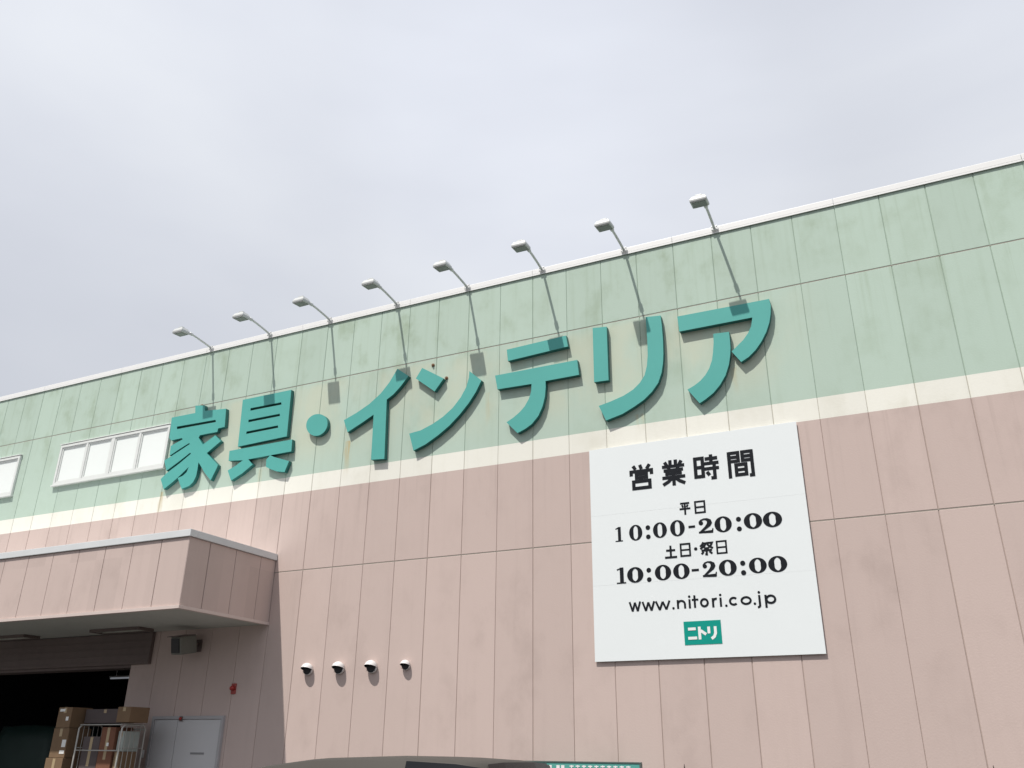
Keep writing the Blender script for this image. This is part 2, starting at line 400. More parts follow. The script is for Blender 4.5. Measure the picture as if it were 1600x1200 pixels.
def window(x0, x1, z0, z1, n):
    t = 0.05
    bm = BM(); ring_frame(bm, x0, x1, z0, z1, t, -0.048, -0.001); f = obj('window', bm, M_ALU, B)
    wd = (x1 - x0 - 2 * t) / n
    bm = BM(); box(bm, x0 - 0.03, x1 + 0.02, -0.066, -0.002, z0 - 0.034, z0 - 0.001, .005); obj('sill', bm, M_ALU, f)
    bm = BM(); box(bm, x0 - 0.03, x1 + 0.02, -0.058, -0.002, z1 + 0.012, z1 + 0.028, .003); obj('drip_cap', bm, M_ALU, f)
    for k in range(1, n):
        bm = BM(); m = 0.045 if k == 2 else 0.028
        xx = x0 + t + wd * k; box(bm, xx - m, xx + m, -0.044, -0.002, z0 + t + .001, z1 - t - .001, .004); obj('mullion', bm, M_ALU, f)
    for k in range(n):
        a = x0 + t + wd * k + (.002 if k == 0 else (0.047 if k == 2 else 0.030)); b = x0 + t + wd * (k + 1) - (.002 if k == n - 1 else (0.047 if k == 1 else 0.030))
        bm = BM(); ring_frame(bm, a, b, z0 + t + .002, z1 - t - .002, 0.03, -0.030, -0.003); obj('sash', bm, M_ALU, f)
        bm = BM(); box(bm, a + .031, b - .031, -0.012, -0.003, z0 + t + .033, z1 - t - .033); obj('pane', bm, M_BLIND, f)
window(-18.15, -15.02, 6.56, 7.43, 4)
window(-22.56, -19.43, 6.51, 7.39, 4)

# service door under the canopy
bm = BM(); dx0, dx1, dz = -14.22, -12.66, 2.05
box(bm, dx0, dx0 + .05, -0.05, 0, 0, dz); box(bm, dx1 - .05, dx1, -0.05, 0, 0, dz); box(bm, dx0 + .05, dx1 - .05, -0.05, 0, dz - .05, dz)
dr = obj('door', bm, mat('dark_door_frame', (0.42, 0.41, 0.42), 0.5), B)
for a, b in ((dx0 + .055, -13.655), (-13.645, dx1 - .055)):
    bm = BM(); box(bm, a, b, -0.034, -0.004, 0.02, dz - .056, .004); obj('door_leaf', bm, M_DOOR, dr)
bm = BM(); box(bm, -13.27, -12.98, -0.04, -0.0345, 1.47, 1.50); obj('letter_slot', bm, mat('slot_grey', (0.26, 0.26, 0.265), .5), dr)
bm = BM(); box(bm, -13.60, -13.56, -0.09, -0.0345, 0.93, 1.07, .008); obj('handle', bm, M_STEEL, dr)
LETTERS = {'a': [[(-4.792, 7.558), (-3.449, 7.547), (-3.437, 7.441), (-3.454, 7.303), (-3.484, 7.179), (-3.541, 7.04), (-3.621, 6.906), (-3.718, 6.788), (-3.821, 6.702), (-3.931, 6.645), (-4.048, 6.832), (-3.954, 6.91), (-3.87, 6.979), (-3.794, 7.071), (-3.74, 7.169), (-3.709, 7.306), (-4.778, 7.304)], [(-4.283, 7.163), (-4.056, 7.148), (-4.056, 6.995), (-4.06, 6.888), (-4.072, 6.783), (-4.104, 6.64), (-4.166, 6.482), (-4.255, 6.351), (-4.36, 6.244), (-4.473, 6.17), (-4.565, 6.122), (-4.724, 6.36), (-4.621, 6.405), (-4.528, 6.463), (-4.453, 6.535), (-4.387, 6.629), (-4.338, 6.749), (-4.312, 6.873), (-4.291, 7.022)]], 'ri': [[(-6.136, 7.652), (-5.906, 7.627), (-5.908, 6.721), (-6.14, 6.731)], [(-5.278, 7.655), (-5.045, 7.632), (-5.035, 7.445), (-5.033, 7.217), (-5.04, 6.995), (-5.056, 6.842), (-5.086, 6.694), (-5.146, 6.542), (-5.246, 6.419), (-5.376, 6.311), (-5.526, 6.229), (-5.718, 6.142), (-5.971, 6.081), (-6.078, 6.331), (-5.878, 6.374), (-5.684, 6.429), (-5.533, 6.501), (-5.424, 6.591), (-5.345, 6.698), (-5.301, 6.845), (-5.279, 7.019), (-5.272, 7.266), (-5.275, 7.474)]], 'te': [[(-7.629, 7.574), (-6.587, 7.614), (-6.557, 7.417), (-7.606, 7.366)], [(-7.834, 7.15), (-6.407, 7.155), (-6.383, 6.898), (-6.945, 6.894), (-6.943, 6.79), (-6.958, 6.631), (-6.997, 6.476), (-7.07, 6.329), (-7.179, 6.214), (-7.288, 6.151), (-7.425, 6.1), (-7.618, 6.308), (-7.496, 6.37), (-7.386, 6.446), (-7.303, 6.527), (-7.234, 6.637), (-7.193, 6.752), (-7.185, 6.888), (-7.786, 6.9)]], 'n': [[(-9.23, 7.549), (-8.797, 7.274), (-8.962, 7.068), (-9.346, 7.373)], [(-8.31, 7.318), (-8.081, 7.11), (-8.179, 6.923), (-8.306, 6.748), (-8.462, 6.578), (-8.649, 6.413), (-8.852, 6.278), (-9.087, 6.152), (-9.311, 6.076), (-9.412, 6.389), (-9.194, 6.412), (-8.969, 6.49), (-8.777, 6.586), (-8.602, 6.713), (-8.459, 6.872), (-8.36, 7.04), (-8.315, 7.204)]], 'i': [[(-10.779, 6.839), (-10.519, 6.937), (-10.264, 7.06), (-10.046, 7.217), (-9.88, 7.398), (-9.734, 7.628), (-9.498, 7.449), (-9.644, 7.281), (-9.78, 7.156), (-9.911, 7.081), (-9.873, 6.011), (-10.139, 6.03), (-10.159, 6.844), (-10.399, 6.726), (-10.677, 6.601)]], 'dot': [[(-11.125, 6.826), (-11.126, 6.791), (-11.134, 6.757), (-11.149, 6.725), (-11.169, 6.697), (-11.195, 6.673), (-11.225, 6.654), (-11.259, 6.641), (-11.295, 6.634), (-11.333, 6.633), (-11.372, 6.638), (-11.411, 6.649), (-11.449, 6.666), (-11.485, 6.689), (-11.517, 6.716), (-11.545, 6.747), (-11.568, 6.782), (-11.586, 6.818), (-11.596, 6.855), (-11.599, 6.892), (-11.595, 6.927), (-11.583, 6.96), (-11.564, 6.989), (-11.537, 7.013), (-11.505, 7.032), (-11.468, 7.045), (-11.427, 7.051), (-11.385, 7.051), (-11.341, 7.045), (-11.298, 7.033), (-11.258, 7.014), (-11.221, 6.991), (-11.189, 6.963), (-11.163, 6.932), (-11.143, 6.898), (-11.13, 6.862)]], 'gu': [[(-13.187, 7.63), (-12.037, 7.634), (-12.012, 6.723), (-13.144, 6.688)], [(-13.334, 6.633), (-11.879, 6.645), (-11.868, 6.419), (-12.848, 6.402), (-12.729, 6.286), (-12.943, 6.151), (-13.191, 6.043), (-13.308, 6.249), (-13.122, 6.321), (-12.976, 6.402), (-13.321, 6.439)], [(-12.347, 6.413), (-12.247, 6.367), (-12.053, 6.298), (-11.894, 6.243), (-11.966, 6.049), (-12.143, 6.083), (-12.295, 6.145), (-12.407, 6.201), (-12.422, 6.34)]], 'gu_h': [[(-12.965, 7.422), (-12.241, 7.422), (-12.226, 7.373), (-12.961, 7.372)], [(-12.974, 7.191), (-12.242, 7.197), (-12.228, 7.148), (-12.97, 7.142)], [(-12.985, 6.961), (-12.25, 6.97), (-12.237, 6.922), (-12.981, 6.912)]], 'ka': [[(-14.983, 7.553), (-14.368, 7.553), (-14.396, 7.71), (-14.152, 7.678), (-14.119, 7.557), (-13.578, 7.513), (-13.545, 7.141), (-13.705, 7.131), (-13.714, 7.063), (-13.986, 7.064), (-14.147, 7.059), (-14.171, 7.017), (-14.119, 6.955), (-14.031, 6.856), (-13.75, 7.0), (-13.587, 6.86), (-13.897, 6.667), (-13.708, 6.507), (-13.571, 6.389), (-13.583, 6.341), (-13.693, 6.109), (-13.873, 6.279), (-14.017, 6.448), (-14.071, 6.509), (-14.068, 6.354), (-14.076, 6.239), (-14.127, 6.129), (-14.209, 6.065), (-14.394, 6.029), (-14.541, 6.26), (-14.418, 6.29), (-14.337, 6.347), (-14.301, 6.448), (-14.562, 6.254), (-14.705, 6.166), (-14.86, 6.077), (-14.988, 6.293), (-14.851, 6.4), (-14.571, 6.546), (-14.302, 6.71), (-14.329, 6.734), (-14.582, 6.594), (-14.874, 6.444), (-14.978, 6.664), (-14.841, 6.718), (-14.588, 6.823), (-14.371, 6.917), (-14.398, 6.938), (-14.616, 6.853), (-14.858, 6.745), (-14.874, 6.945), (-14.756, 6.986), (-14.58, 7.044), (-14.619, 7.071), (-14.889, 7.063), (-14.948, 7.124)]], 'ka_h': [[(-14.8, 7.336), (-13.806, 7.323), (-13.786, 7.274), (-14.781, 7.28)]]}
GLYPHS = {'head': [(-5.664, 4.997, -5.315, 5.347), (-5.194, 4.993, -4.853, 5.349), (-4.735, 5.016, -4.381, 5.358), (-4.27, 4.993, -3.906, 5.354)], 'l1': [(-4.977, 4.559, -4.817, 4.727), (-4.764, 4.557, -4.616, 4.721)], 'd1': [(-5.909, 4.269, -5.809, 4.477), (-5.702, 4.263, -5.527, 4.483), (-5.455, 4.274, -5.418, 4.452), (-5.357, 4.269, -5.177, 4.483), (-5.114, 4.269, -4.928, 4.49), (-4.867, 4.364, -4.776, 4.395), (-4.727, 4.272, -4.544, 4.474), (-4.504, 4.264, -4.293, 4.478), (-4.222, 4.263, -4.159, 4.444), (-4.114, 4.271, -3.897, 4.481), (-3.867, 4.27, -3.643, 4.473)], 'l2': [(-5.222, 3.982, -5.048, 4.152), (-5.004, 3.988, -4.861, 4.159), (-4.814, 4.049, -4.769, 4.1), (-4.738, 3.988, -4.555, 4.154), (-4.515, 3.983, -4.374, 4.152)], 'd2': [(-5.912, 3.689, -5.789, 3.907), (-5.756, 3.688, -5.544, 3.897), (-5.48, 3.69, -5.432, 3.865), (-5.364, 3.691, -5.156, 3.898), (-5.11, 3.691, -4.904, 3.896), (-4.867, 3.778, -4.77, 3.81), (-4.719, 3.69, -4.546, 3.896), (-4.495, 3.69, -4.282, 3.896), (-4.222, 3.689, -4.159, 3.86), (-4.106, 3.692, -3.899, 3.891), (-3.861, 3.688, -3.644, 3.893)], 'url': [(-5.739, 3.301, -5.608, 3.433), (-5.557, 3.299, -5.414, 3.425), (-5.371, 3.301, -5.205, 3.421), (-5.162, 3.3, -5.131, 3.337), (-5.088, 3.305, -4.985, 3.42), (-4.943, 3.302, -4.909, 3.468), (-4.888, 3.306, -4.818, 3.467), (-4.78, 3.305, -4.682, 3.424), (-4.626, 3.299, -4.563, 3.416), (-4.538, 3.299, -4.497, 3.464), (-4.463, 3.295, -4.436, 3.327), (-4.403, 3.303, -4.3, 3.417), (-4.254, 3.303, -4.133, 3.415), (-4.101, 3.297, -4.073, 3.335), (-4.067, 3.258, -3.998, 3.466), (-3.949, 3.255, -3.828, 3.416)]}

# ------------------------------------------------------------------ channel letters
def extrude_poly(bmf, bms, outer, holes, y0, y1):
    loops = [[Vector((x, z, 0)) for x, z in outer]] + [[Vector((x, z, 0)) for x, z in h] for h in holes]
    tris = tessellate_polygon(loops); flat = [p for l in loops for p in l]
    fv = [bmf.verts.new((p.x, y0, p.y)) for p in flat]
    for t in tris:
        f = bmf.faces.new([fv[i] for i in t])
        f.normal_update()
        if f.normal.y > 0: f.normal_flip()
    for l in loops:
        a = [bms.verts.new((p.x, y0, p.y)) for p in l]; b = [bms.verts.new((p.x, y1, p.y)) for p in l]
        for k in range(len(l)):
            bms.faces.new((a[k], a[(k + 1) % len(l)], b[(k + 1) % len(l)], b[k]))

WORDS = [('ka', 'many stroked teal kanji letter at the far left of the wall name', 'ka_h'),
         ('gu', 'boxy teal kanji letter with three slits above two short feet', 'gu_h'),
         ('dot', 'round teal dot between the boxy kanji and a slanted letter', None),
         ('i', 'teal letter of one slanting stroke on a single upright leg', None),
         ('n', 'teal letter of a short diamond stroke above a long rising curve', None),
         ('te', 'teal letter with two level bars over a curved leg', None),
         ('ri', 'teal letter of a short upright bar beside a long hooked stroke', None),
         ('a', 'teal letter at the right end with hooked top bar and curved leg', None)]
for key, label, hk in WORDS:
    polys = LETTERS[key]; allp = [p for q in polys for p in q]
    cx = sum(p[0] for p in allp) / len(allp); cz = min(p[1] for p in allp)
    t = thing('channel_letter', label, 'sign letter', (round(cx, 3), 0, cz), 'teal letters of the store sign')
    bf, bs = BM(), BM(); KEEP.append(bf)
    for i, q in enumerate(polys):
        hs = LETTERS[hk] if hk and i == 0 else []
        sh = lambda l: [(x - cx, z - cz) for x, z in l]
        extrude_poly(bf, bs, sh(q), [sh(h) for h in hs], -0.085, -0.004)
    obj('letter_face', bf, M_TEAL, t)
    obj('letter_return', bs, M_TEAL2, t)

# ------------------------------------------------------------------ sign lamps on the parapet
LX = [-14.273, -12.783, -11.353, -9.877, -8.43, -7.018, -5.581, -4.127]
LN = ['leftmost sign lamp, reaching out above the many stroked kanji letter',
      'sign lamp reaching out above the boxy kanji letter with three slits',
      'sign lamp reaching out above the round teal dot',
      'sign lamp above the top of the slanted letter with one leg',
      'sign lamp above the letter with a diamond stroke and long curve',
      'sign lamp above the letter with two level bars',
      'sign lamp above the letter of an upright bar and hooked stroke',
      'rightmost sign lamp, reaching out above the last teal letter']
def make_lamp():
    t = thing('sign_lamp', LN[0], 'lamp', (LX[0], 0, 9.0), 'sign lamps along the parapet')
    bm = BM(); box(bm, -0.05, 0.05, -0.058, -0.046, -0.085, -0.005, .003)
    for sx in (-0.035, 0.035):
        for z in (-0.07, -0.02): cyl(bm, (sx, -0.066, z), (sx, -0.058, z), 0.008, seg=6)
    obj('mounting_plate', bm, M_STEEL, t)
    bm = BM(); tube(bm, [(0, -0.058, -0.045), (0, -0.2, -0.022), (0, -0.42, 0.003), (0, -0.565, 0.012), (0, -0.57, 0.012), (0, -0.63, 0.014), (0, -0.635, 0.014), (0, -0.70, 0.008)], [0.020, 0.020, 0.020, 0.020, 0.031, 0.031, 0.014, 0.014], 12); obj('arm', bm, M_STEEL, t)
    hx = -0.05
    bm = BM()
    tilt = Matrix.Translation((hx, -0.80, -0.01)) @ Matrix.Rotation(R(5), 4, 'X')
    q = BM()
    lo = [(-.115, -.095), (.115, -.095), (.115, .095), (-.115, .095)]; hi = [(-.125, -.105), (.125, -.105), (.125, .105), (-.125, .105)]
    tp = [(-.095, -.07), (.095, -.07), (.095, .07), (-.095, .07)]
    rings = [[q.verts.new((x, y, z)) for x, y in l] for l, z in ((lo, -.062), (hi, -.045), (hi, -.012), (tp, .048))]
    for a, b in zip(rings, rings[1:]):
        for k in range(4): q.faces.new((a[k], a[(k + 1) % 4], b[(k + 1) % 4], b[k]))
    q.faces.new(rings[0][::-1]); q.faces.new(rings[-1])
    bmesh.ops.bevel(q, geom=q.edges[:], offset=0.005, segments=1, affect='EDGES')
    merge(bm, q, 0, tilt)
    head = obj('lamp_head', bm, M_LAMPB, t)
    bm = BM(); box(bm, -.1, .1, -.08, .08, -.068, -.0625, 0, 0, tilt); obj('lens', bm, M_LENS, head)
    bm = BM(); box(bm, -.05, .05, -.035, .035, .0485, .085, .008, 0, tilt); obj('ballast_cap', bm, M_LAMPB, head)
    return t
proto = make_lamp()
for i, x in enumerate(LX):
    o = proto if i == 0 else dup(proto, (x, 0, 9.0))
    o['label'] = LN[i]; o.rotation_euler = (0, 0, R((0, 1.2, -1.0, 0.6, -0.8, 1.5, -0.5, 0.9)[i]))

# ------------------------------------------------------------------ opening hours board
SX0, SX1, SZ0, SZ1, SY = -6.27, -3.305, 2.675, 5.668, -0.034
H = thing('hours_sign', 'big square white board with black opening hours on the pink wall', 'sign', (SX0, 0, SZ0))
def loc(x, z): return (x - SX0, z - SZ0)
zs = [SZ0, 3.678, 4.665, SZ1]
for a, b in zip(zs, zs[1:]):
    bm = BM(); x0, z0 = loc(SX0, a + 0.0004); x1, z1 = loc(SX1, b - 0.0004)
    box(bm, x0, x1, SY, SY + 0.012, z0, z1, .0008); obj('panel', bm, M_SIGN, H)
bm = BM(); box(bm, 0.03, SX1 - SX0 - 0.03, SY + 0.0125, -0.001, 0.03, SZ1 - SZ0 - 0.03); obj('backing_frame', bm, M_STEEL, H)

LAY = [0]
def ribbon(bm, pts, w, y, close=False):
    """flat stroke of constant or varying width along a polyline, in wall coordinates"""
    LAY[0] += 1; y = y - 0.0002 * (LAY[0] % 12)
    n = len(pts); P = [Vector(p) for p in pts]
    ws = w if isinstance(w, (list, tuple)) else [w] * n
    L_, R_ = [], []
    for i in range(n):
        if close: d0 = (P[i] - P[i - 1]).normalized(); d1 = (P[(i + 1) % n] - P[i]).normalized()
        else:
            d0 = (P[i] - P[i - 1]).normalized() if i else None; d1 = (P[i + 1] - P[i]).normalized() if i < n - 1 else None
            d0 = d0 or d1; d1 = d1 or d0
        t = (d0 + d1); t = t.normalized() if t.length > 1e-4 else d0
        nn = Vector((-t.y, t.x)); m = 1 / max(0.45, nn.dot(Vector((-d0.y, d0.x))))
        L_.append(P[i] + nn * ws[i] * .5 * m); R_.append(P[i] - nn * ws[i] * .5 * m)
    vl = [bm.verts.new((p.x, y, p.y)) for p in L_]; vr = [bm.verts.new((p.x, y, p.y)) for p in R_]
    for i in range(n if close else n - 1):
        j = (i + 1) % n
        f = bm.faces.new((vl[i], vr[i], vr[j], vl[j])); f.normal_update()
        if f.normal.y > 0: f.normal_flip()
def arc(cx, cy, rx, ry, a0, a1, n=14):
    return [(cx + rx * math.cos(R(a0 + (a1 - a0) * k / n)), cy + ry * math.sin(R(a0 + (a1 - a0) * k / n))) for k in range(n + 1)]
def disc(bm, cx, cy, rx, ry, y, n=20):
    LAY[0] += 1; y = y - 0.0002 * (LAY[0] % 12)
    f = bm.faces.new([bm.verts.new((px, y, pz)) for px, pz in arc(cx, cy, rx, ry, 0, 360 - 360 / n, n - 1)]); f.normal_update()
    if f.normal.y > 0: f.normal_flip()

def rect(x0, y0, x1, y1): return ('c', [(x0, y0), (x1, y0), (x1, y1), (x0, y1)])
KANJI = {
 'ei': [[(16, 98), (26, 81)], [(45, 100), (51, 81)], [(86, 98), (73, 80)], [(7, 55), (7, 73), (93, 73), (93, 55)], rect(29, 45, 71, 60), [(50, 42), (45, 32)], rect(16, 2, 84, 30)],
 'gyo': [[(38, 102), (38, 78)], [(61, 102), (61, 78)], [(15, 96), (24, 80)], [(85, 96), (75, 80)], [(3, 76), (97, 76)], [(29, 74), (34, 62)], [(71, 74), (66, 62)], [(9, 60), (91, 60)], [(15, 46), (85, 46)], [(2, 31), (98, 31)], [(50, 62), (50, -3)], [(44, 28), (26, 14), (4, 3)], [(56, 28), (74, 14), (96, 3)]],
 'ji': [rect(7, 14, 36, 90), [(7, 52), (36, 52)], [(46, 85), (95, 85)], [(70, 102), (70, 64)], [(42, 65), (99, 65)], [(42, 43), (99, 43)], [(81, 60), (81, 3), (66, 3)], [(51, 31), (61, 15)]],
 'kan': [[(8, 102), (8, -2)], [(8, 96), (42, 96), (42, 63), (8, 63)], [(8, 79), (42, 79)], [(92, 96), (58, 96), (58, 63), (92, 63)], [(58, 79), (92, 79)], [(92, 102), (92, 3), (79, 3)], rect(32, 9, 68, 48), [(32, 28), (68, 28)]],
 'hei': [[(10, 92), (90, 92)], [(26, 80), (34, 58)], [(75, 80), (66, 58)], [(3, 46), (97, 46)], [(50, 92), (50, -4)]],
 'nichi': [rect(7, 4, 93, 97), [(7, 50), (93, 50)]],
 'do': [[(14, 60), (86, 60)], [(50, 98), (50, 6)], [(2, 5), (98, 5)]],
 'sai': [[(30, 101), (20, 82), (4, 66)], [(24, 90), (46, 90), (36, 68), (4, 48)], [(20, 77), (36, 66)], [(52, 92), (93, 92), (84, 72), (66, 56)], [(56, 84), (74, 62), (98, 48)], [(32, 50), (68, 50)], [(12, 34), (90, 34)], [(50, 34), (50, 1), (38, 3)], [(28, 24), (12, 5)], [(70, 24), (90, 5)]],
}
def kanji(bm, key, bx, wt):
    x0, z0 = loc(bx[0], bx[1]); x1, z1 = loc(bx[2], bx[3])
    for s in KANJI[key]:
        cl = isinstance(s, tuple); pts = s[1] if cl else s
        sc = min(x1 - x0, z1 - z0)
        ribbon(bm, [(x0 + (x1 - x0) * a / 100, z0 + (z1 - z0) * b / 100) for a, b in pts], wt * sc, SY - 0.002, cl)

def digit(bm, ch, bx):
    x0, z0 = loc(bx[0], bx[1]); x1, z1 = loc(bx[2], bx[3]); cxw = (x0 + x1) / 2; W = (x1 - x0) * (1.09 if ch in '012' else 1.0); x0 = cxw - W / 2; Hh = z1 - z0; y = SY - 0.002
    q = lambda a, b: (x0 + W * a, z0 + Hh * b)
    if ch == '0':
        n = 40; pts, ws = [], []
        for k in range(n):
            t = 2 * math.pi * k / n; c, s = math.cos(t), math.sin(t)
            wv = W * (0.085 + 0.25 * abs(c) ** 1.3)
            ox, oz = 0.5 + 0.5 * c, 0.5 + 0.5 * s
            px, pz = q(ox, oz); px -= c * wv / 2; pz -= s * wv / 2 * (0.085 / 0.085 if abs(c) < .5 else 1) * 0.9
            pts.append((px, pz)); ws.append(wv)
        ribbon(bm, pts, ws, y, True)
    elif ch == '1':
        ribbon(bm, [q(.56, 0.02), q(.56, 1)], W * .40, y); ribbon(bm, [q(.0, .035), q(1, .035)], Hh * .075, y); ribbon(bm, [q(.05, .86), q(.5, .955)], Hh * .075, y)
    elif ch == '2':
        pts = [q(.14, .66), q(.12, .78), q(.22, .90), q(.42, .965), q(.62, .93), q(.76, .82), q(.79, .70), q(.72, .56), q(.54, .40), q(.30, .22), q(.10, .07)]
        ws = [W * v for v in (.16, .13, .11, .10, .17, .29, .33, .29, .20, .15, .13)]
        ribbon(bm, pts, ws, y); disc(bm, *q(.21, .70), W * .15, W * .15, y)
        ribbon(bm, [q(.02, .085), q(.95, .085)], [Hh * .12, Hh * .20], y); ribbon(bm, [q(.93, .02), q(.985, .30)], [W * .13, W * .07], y)
    elif ch == ':':
        disc(bm, *q(.5, .14), .033, .033, y); disc(bm, *q(.5, .86), .033, .033, y)
    elif ch == '-':
        ribbon(bm, [q(0, .5), q(1, .5)], Hh * 1.0, y)

def url_glyph(bm, ch, bx):
    x0, z0 = loc(bx[0], bx[1]); x1, z1 = loc(bx[2], bx[3]); W, Hh = x1 - x0, z1 - z0; y = SY - 0.002; t = 0.0275; cxw = (x0 + x1) / 2
    if ch not in 'ij.': x0, x1 = cxw - W * .59, cxw + W * .59
    W = x1 - x0
    q = lambda a, b: (x0 + W * a, z0 + Hh * b)
    xh = 0.118
    if ch == 'w': ribbon(bm, [q(.02, 1), q(.27, .04)], t, y); ribbon(bm, [q(.27, .04), q(.5, .92)], t, y); ribbon(bm, [q(.5, .92), q(.73, .04)], t, y); ribbon(bm, [q(.73, .04), q(.98, 1)], t, y)
    elif ch == '.': disc(bm, *q(.5, .45), .0165, .0165, y)
    elif ch == 'n':
        r = W / 2 - t / 2; cx = x0 + W / 2; top = z0 + Hh - t / 2
        ribbon(bm, [q(0, 0), q(0, 1)][0:0] + [(x0 + t / 2, z0), (x0 + t / 2, z0 + Hh)], t, y)
        ribbon(bm, arc(cx, top - r, r, r, 180, 0) + [(x1 - t / 2, z0)], t, y)
    elif ch in 'ij':
        cx = x0 + W * (.5 if ch == 'i' else .62)
        zb = z0
        if ch == 'i': ribbon(bm, [(cx, zb), (cx, zb + xh)], t, y)
        else: ribbon(bm, [(cx, z0 + .16)] + arc(cx - .028, z0 + .030, .028, .020, 0, -95, 8), t, y)
        disc(bm, cx, z1 - .014, .0165, .0165, y)
    elif ch == 't': ribbon(bm, [q(.45, 0), q(.45, 1)], t, y); ribbon(bm, [(x0, z0 + xh - t / 2), (x1 + .004, z0 + xh - t / 2)], t * .9, y)
    elif ch == 'o': ribbon(bm, arc(x0 + W / 2, z0 + Hh / 2, W / 2 - t / 2, Hh / 2 - t / 2, 0, 346, 25), t, y, True)
    elif ch == 'c': ribbon(bm, arc(x0 + W / 2, z0 + Hh / 2, W / 2 - t / 2, Hh / 2 - t / 2, 42, 318, 22), t, y)
    elif ch == 'r': ribbon(bm, [(x0 + t / 2, z0), (x0 + t / 2, z0 + Hh)], t, y); ribbon(bm, arc(x0 + .055, z0 + Hh - .052, .042, .042, 180, 75, 10), t, y)
    elif ch == 'p':
        ribbon(bm, [(x0 + t / 2, z0), (x0 + t / 2, z1)], t, y); cz = z1 - xh / 2
        ribbon(bm, arc(x0 + W / 2 + .004, cz, W / 2 - t / 2 - .004, xh / 2 - t / 2, 0, 346, 25), t, y, True)

bm = BM(); KEEP.append(bm)
for k, bx in zip(('ei', 'gyo', 'ji', 'kan'), GLYPHS['head']): kanji(bm, k, bx, 0.128 if k == 'kan' else 0.142)
obj('heading_lettering', bm, M_INK, H)
bm = BM(); KEEP.append(bm)
for k, bx in zip(('hei', 'nichi'), GLYPHS['l1']): kanji(bm, k, bx, 0.165)
obj('weekday_lettering', bm, M_INK, H)
bm = BM(); KEEP.append(bm)
for k, bx in zip('do nichi . sai nichi'.split(), GLYPHS['l2']):
    if k == '.':
        a = loc((bx[0] + bx[2]) / 2, (bx[1] + bx[3]) / 2); disc(bm, a[0], a[1], .023, .023, SY - .002)
    else: kanji(bm, k, bx, 0.165)
obj('weekend_lettering', bm, M_INK, H)
for key in ('d1', 'd2'):
    bm = BM(); KEEP.append(bm)
    for ch, bx in zip('10:00-20:00', GLYPHS[key]): digit(bm, ch, bx)
    obj('hours_lettering', bm, M_INK, H)
bm = BM(); KEEP.append(bm)
for ch, bx in zip('www.nitori.co.jp', GLYPHS['url']): url_glyph(bm, ch, bx)
obj('address_lettering', bm, M_INK, H)
bm = BM(); x0, z0 = loc(-5.025, 2.843); x1, z1 = loc(-4.541, 3.137)
box(bm, x0, x1, SY - .004, SY - .0005, z0, z1); lg = obj('logo_patch', bm, M_LOGO, H)
bm = BM(); KEEP.append(bm); ly = SY - .006; t = .036
def lq(x, z): return loc(x, z)
ribbon(bm, [lq(-4.970, 3.040), lq(-4.868, 3.040)], t, ly); ribbon(bm, [lq(-4.975, 2.925), lq(-4.858, 2.925)], t, ly)
ribbon(bm, [lq(-4.822, 3.065), lq(-4.822, 2.905)], t, ly); ribbon(bm, [lq(-4.806, 3.015), lq(-4.738, 2.965)], t, ly)
ribbon(bm, [lq(-4.700, 3.060), lq(-4.700, 2.975)], t, ly); ribbon(bm, [lq(-4.616, 3.060), lq(-4.616, 2.975), lq(-4.634, 2.935), lq(-4.672, 2.908)], t, ly)
obj('logo_lettering', bm, M_WHITE, lg)

for x, z in ((-9.065, 7.60), (-8.789, 7.31), (-14.30, 7.72)):      # rusty stubs of an older sign
    bm = BM(); cyl(bm, (x, -.035, z), (x, 0.004, z), .016, seg=10); cyl(bm, (x, -.012, z), (x, -.001, z), .030, seg=12)
    obj('bolt_stub', bm, mat('rusty_steel', (0.20, 0.11, 0.06), .8, var=.3, scale=30), B)

# ------------------------------------------------------------------ vent hoods
def make_vent():
    t = thing('vent_hood', '', 'vent', (0, 0, 0), 'round vent hoods in a row on the pink wall')
    bm = BM(); r = .105; n, m = 24, 8
    pole = Vector((0, 0.32, 1)).normalized(); ax = Vector((1, 0, 0)); ay = pole.cross(ax)
    c = Vector((0, -0.068, 0))
    def shell(rr):
        rows = []
        for j in range(m + 1):
            a = math.pi / 2 * j / m
            rows.append([c + pole * rr * math.sin(a) + (ax * math.cos(p) + ay * math.sin(p)) * rr * math.cos(a) for p in [2 * math.pi * k / n for k in range(n)]])
        return rows
    for rr, mi in ((r, 0), (r - .006, 1)):
        rows = [[bm.verts.new(p) for p in row] for row in shell(rr)]
        for a, b in zip(rows, rows[1:]):
            for k in range(n):
                f = bm.faces.new((a[k], a[(k + 1) % n], b[(k + 1) % n], b[k])); f.material_index = mi; f.smooth = True
    cyl(bm, (0, -0.05, -0.0), (0, 0.0, 0.0), r * .86, seg=24)
    obj('hood', bm, [mat('hood_white', (0.72, 0.70, 0.69), 0.35, var=0.04), M_BLACK], t)
    bm = BM(); cyl(bm, (0, -.058, -.0), (0, -.0515, -.0), r * .80, seg=24)
    for k in range(5): box(bm, -.08, .08, -.068, -.0585, -.06 + k * .03, -.054 + k * .03)
    obj('louvre', bm, M_BLACK, t)
    return t
vp = make_vent()
VL = ['white round vent hood nearest the shadow edge of the canopy', 'white round vent hood, second from the canopy shadow edge', 'white round vent hood next to the small one', 'smallest white vent hood, at the right end of the row']
for i, (x, z, s) in enumerate(((-11.07, 2.715, .92), (-10.47, 2.715, .95), (-9.868, 2.715, .95), (-9.266, 2.722, .74))):
    o = vp if i == 0 else dup(vp, (0, 0, 0))
    o.location = (x, 0, z); o.scale = (s, s, s); o['label'] = VL[i]

